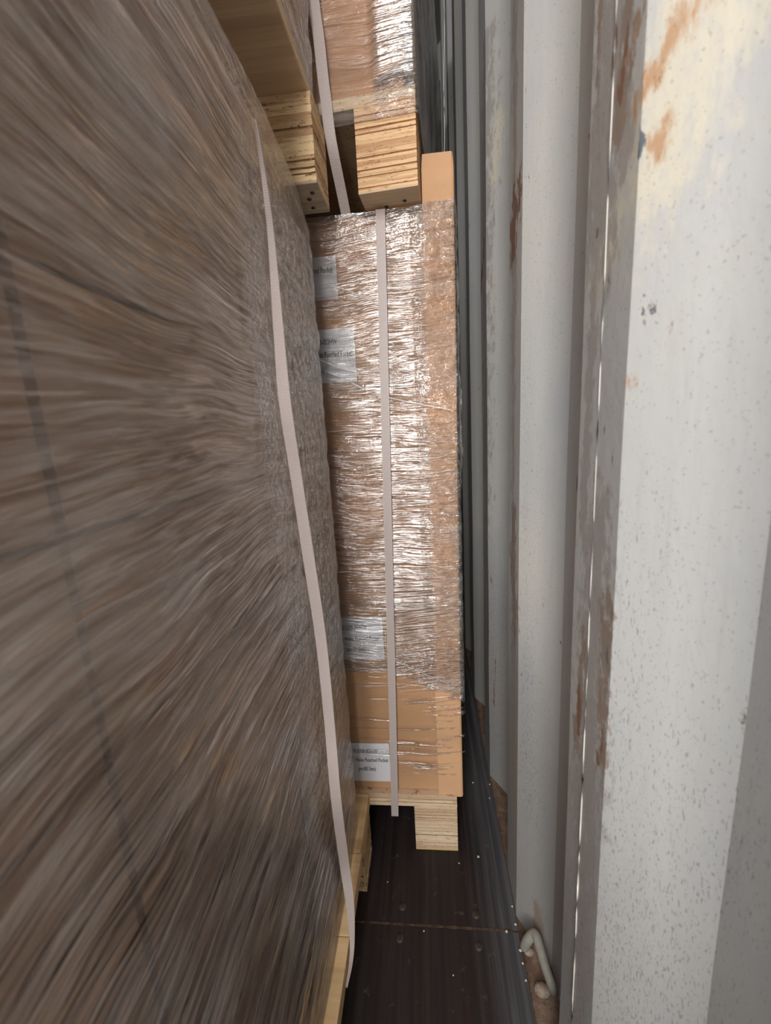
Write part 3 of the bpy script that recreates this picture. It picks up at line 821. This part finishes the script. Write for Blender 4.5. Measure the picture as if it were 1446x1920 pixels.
prt(link_mesh('deck_edge', bm, M_plyC), palU)
zu = [0.3747, 0.504, 0.634, 0.764, 0.894]
for i in range(4):
    for (ya, yb2, word) in ((0.1476, 0.581, 'far end'), (-0.12, 0.1474, 'near end')):
        c = carton('carton', -1.14, -0.1190, ya, yb2, zu[i], zu[i + 1], mat=M_cardtop)
        tag(c, 'brown carton in the upper left wrapped stack, %s layer, %s' % (['bottom', 'second', 'third', 'top'][i], word), 'carton', 'cartons of the upper left stack')
fU = film_sheet('stretch_film', rect_path(-1.146, -0.1160, -0.126, 0.5875, 0.008, 0.006), lambda x, y, t: .3748 + .523 * t, 90, M_filmL,
                lambda x, y, z: 1.4, lambda x, y, z: .4, lambda x, y, z, t: 0.0025 * mnoise.noise(Vector((x * 9, y * 9, z * 40))))
tag(fU, 'creased stretch film round the upper left stack above the plywood deck', 'stretch film')

# ------------------------------------------------------------------ upper far load, slightly turned
YAW = math.radians(-4.9)      # its right side swings back towards the wall
UO = Vector((0.003, 0.602, 0.2960))    # front right bottom corner of its pallet
palF = empty('pallet', UO, YAW)
tag(palF, 'plywood pallet on top of the far lower stack, orange layered block partly film-covered', 'pallet')
def loc(name, bm, mat, root, **kw):
    o = link_mesh(name, bm, mat, root, **kw); return o
k = 0
for bx in (-0.076, -0.50, -1.00):
    for by in (0.0, 0.38, 1.06):
        k += 1
        bm = ply_stack(bx, bx + 0.077, by, by + 0.064, 0.0025, 0.0975, 26, 0.0010, 260 + k)
        b = loc('block', bm, M_plyB, palF)
        bm = bmesh.new(); add_box(bm, bx, bx + 0.077, by - .0004, by + 0.064, 0, 0.0025, 0.0003)
        vb = link_mesh('bottom_veneer', bm, M_ven, b)
        if k == 1: nails(vb, [(-0.046, .038, -.0002), (-0.020, .030, -.0002)])
bm = ply_stack(-1.00, 0.001, 0.004, 1.13, 0.098, 0.111, 4, .0008, 77)
loc('deck', bm, M_plyC, palF)
zf = [0.1115, 0.262, 0.41, 0.56, 0.71, 0.86]
def yawpt(x, y, z): c, s = math.cos(YAW), math.sin(YAW); return Vector((UO.x + c * x - s * y, UO.y + s * x + c * y, UO.z + z))
for i in range(5):
    for (ya, yb2, word) in ((0.014, 0.565, 'front'), (0.5655, 1.12, 'rear')):
        c = carton('carton', -0.98, -0.0135, ya, yb2, zf[i], zf[i + 1], origin=UO, rz=YAW, mat=M_cardtop)
        tag(c, 'brown carton in the upper far stack, %s layer, %s' % (['bottom', 'second', 'third', 'fourth', 'top'][i], word), 'carton', 'cartons of the upper far stack')
# edge board of the upper far load, its foot buckled forward
bm = bmesh.new()
x0, x1, th = -0.050, -0.0095, 0.003
rings = []
nn = 60
for k in range(nn + 1):
    z = 0.122 + (0.80) * k / nn
    bend = max(0, (0.150 - z) / .028)
    yy = 0.0105 - 0.011 * bend ** 1.6
    up = 0.010 * bend
    sec = [(x0, yy), (x1 - .003, yy), (x1, yy + .003), (x1, yy + .045), (x1 - th, yy + .045), (x1 - th, yy + th), (x0, yy + th)]
    rings.append([bm.verts.new((a, b, z + up * (a - x0) / (x1 - x0))) for a, b in sec])
for k in range(nn):
    for q in range(7): bm.faces.new((rings[k][q], rings[k][(q + 1) % 7], rings[k + 1][(q + 1) % 7], rings[k + 1][q]))
bm.faces.new(rings[0][::-1]); bm.faces.new(rings[-1])
ep = link_mesh('edge_protector', bm, M_prot, recalc=True); ep.location = UO; ep.rotation_euler = (0, 0, YAW)
tag(ep, 'tan cardboard edge board on the upper far stack, foot buckled forward under glaring film', 'edge protector')
def cover_up(x, y, z):
    if z < 0.068: return .05
    if z < .085: return .55
    return 1.4
def disp_up(x, y, z, t):
    d = .0012 * mnoise.noise(Vector((x * 20, y * 20, z * 60))) + .001
    if y < .02 and z > .12: d -= .006 * (min(1, (z - .12) / .02)) * (1 if x < -.05 else .3)
    if x > -.02 and y > .01 and z > .12: d -= .008
    if x > -.02 and y > .1: d += .004 * mnoise.noise(Vector((0, y * 3, z * 22)))
    return d
fF = film_sheet('stretch_film', rect_path(-1.002, 0.0035, -0.0025, 1.14, 0.005, 0.004), lambda x, y, t: .077 + .793 * t, 160, M_filmU,
                cover_up, lambda x, y, z: .25 if z < .12 else .08, disp_up, sheen=lambda x, y, z: (.3 + 1.1 * max(0, min(1, (x + .052) / .006))) * (1 if z > .135 else .45) if y < .01 else .5)
fF.location = UO; fF.rotation_euler = (0, 0, YAW)
tag(fF, 'glossy stretch film round the upper far stack, dark and streaky along the wall side', 'stretch film')
# thin strand hanging from the upper film beside the wall
bm = bmesh.new()
pts = [Vector(hit((833 + .8 * math.sin(i * .5), 290 - i * 15), 1, 0.70)) for i in range(-2, 34)]
tube(bm, pts, 0.0005, 5)
tag(link_mesh('plastic_thread', bm, plain('pale_thread', C3(190, 186, 176), .5), None, True), 'thin pale thread hanging behind the top of the tall edge board', 'thread')
# strap of the upper far load: down the front, over the deck edge and slack into the gap
cen = [yawpt(p[0], p[1], p[2]) for p in ((-.1185, -.006, .86), (-.1175, -.006, .5), (-.1165, -.006, .24), (-.1125, -.006, .17), (-.1105, -.006, .125), (-.109, -.0055, .105), (-.1075, -.0055, .075), (-.106, .004, .050), (-.1055, .03, .02), (-.1055, .05, -.002))]
sm = smooth_path([tuple(c) for c in cen], 80)
o = ribbon('strap', sm, [Vector((.0068, 0, 0))] * 81, M_strap, None, .0004)
tag(o, 'off-white strap down the upper far stack, passing behind the coarse plywood block', 'strap')

# ------------------------------------------------------------------ lashing ring welded in the corrugation
ring = empty('lashing_ring', (0.14, 0.48, FZ))
tag(ring, 'grey painted steel lashing bar welded low against the container wall above the rusty rail', 'lashing ring')
def prt2(o): o.parent = ring; o.matrix_parent_inverse = Matrix.Translation(ring.location).inverted(); return o
bm = bmesh.new()
P = smooth_path([tuple(hit((984, 1775), 2, -.762)), tuple(hit((990, 1762), 2, -.742)), tuple(hit((1003, 1752), 2, -.728)), tuple(hit((1012, 1775), 2, -.728)), tuple(hit((1022, 1810), 2, -.734)), tuple(hit((1034, 1845), 2, -.742)), tuple(hit((1038, 1858), 2, -.756))], 40)
tube(bm, P, [.0072 - .0016 * (i / 40) for i in range(41)], 14)
prt2(link_mesh('bar', bm, M_ring, None, True))
for (px, py, s, zz) in ((992, 1784, .0075, -.764), (1018, 1856, .012, -.768)):
    bm = bmesh.new(); c = hit((px, py), 2, zz)
    bmesh.ops.create_uvsphere(bm, u_segments=18, v_segments=12, radius=s, matrix=Matrix.Translation(c) @ Matrix.Diagonal((1.0, .7, .55, 1)))
    for v in bm.verts: v.co += v.normal * .0012 * mnoise.noise(v.co * 300)
    prt2(link_mesh('weld_lump', bm, M_lump, None, True))

# ------------------------------------------------------------------ pale crumbs on the floor
CR = [(887, 1467, 3, 'pale crumb on the floor beside the foot of the tall edge board'), (952, 1471, 2.6, 'pale crumb at the floor edge, farthest along the wall'),
      (897, 1606, 4, 'whitish crumb on the floor right of the pale plywood block'), (861, 1618, 2.4, 'tiny crumb just in front of the pale plywood block'),
      (964, 1699, 3, 'crumb at the floor edge just beyond the floor seam'), (972, 1733, 3.6, 'largest crumb at the wall end of the floor seam'),
      (950, 1746, 4, 'round whitish crumb lying in the floor seam'), (984, 1782, 4, 'crumb at the floor edge beside the upper end of the lashing bar'),
      (988, 1806, 3, 'crumb at the floor edge beside the middle of the lashing bar'), (994, 1838, 3, 'crumb at the floor edge beside the lower end of the lashing bar'),
      (795, 1745, 2.4, 'tiny crumb on the dark floor just in front of the seam'), (727, 1653, 2.2, 'tiny crumb on the dark floor in the shade between the pallets'),
      (850, 1828, 2.2, 'tiny crumb alone in the middle of the near dark floor board'), (918, 1496, 2.4, 'tiny crumb on the greyish floor strip level with the far pallet deck')]
for i, (px, py, s_, lab) in enumerate(CR):
    c = hit((px, py), 2, FZ + .001); d = c.length
    bm = bmesh.new(); bmesh.ops.create_icosphere(bm, subdivisions=2, radius=s_ * .42 * d / 790.0)
    for v in bm.verts: v.co *= 1 + .35 * mnoise.noise(v.co * 900 + Vector((i, 0, 0)))
    for v in bm.verts: v.co.z *= .6
    o = link_mesh('debris_crumb', bm, M_chip, None, True); o.location = (min(c.x, .1155), c.y, FZ + s_ * .15 * d / 790.0)
    tag(o, lab, 'debris', 'pale crumbs scattered on the floor')
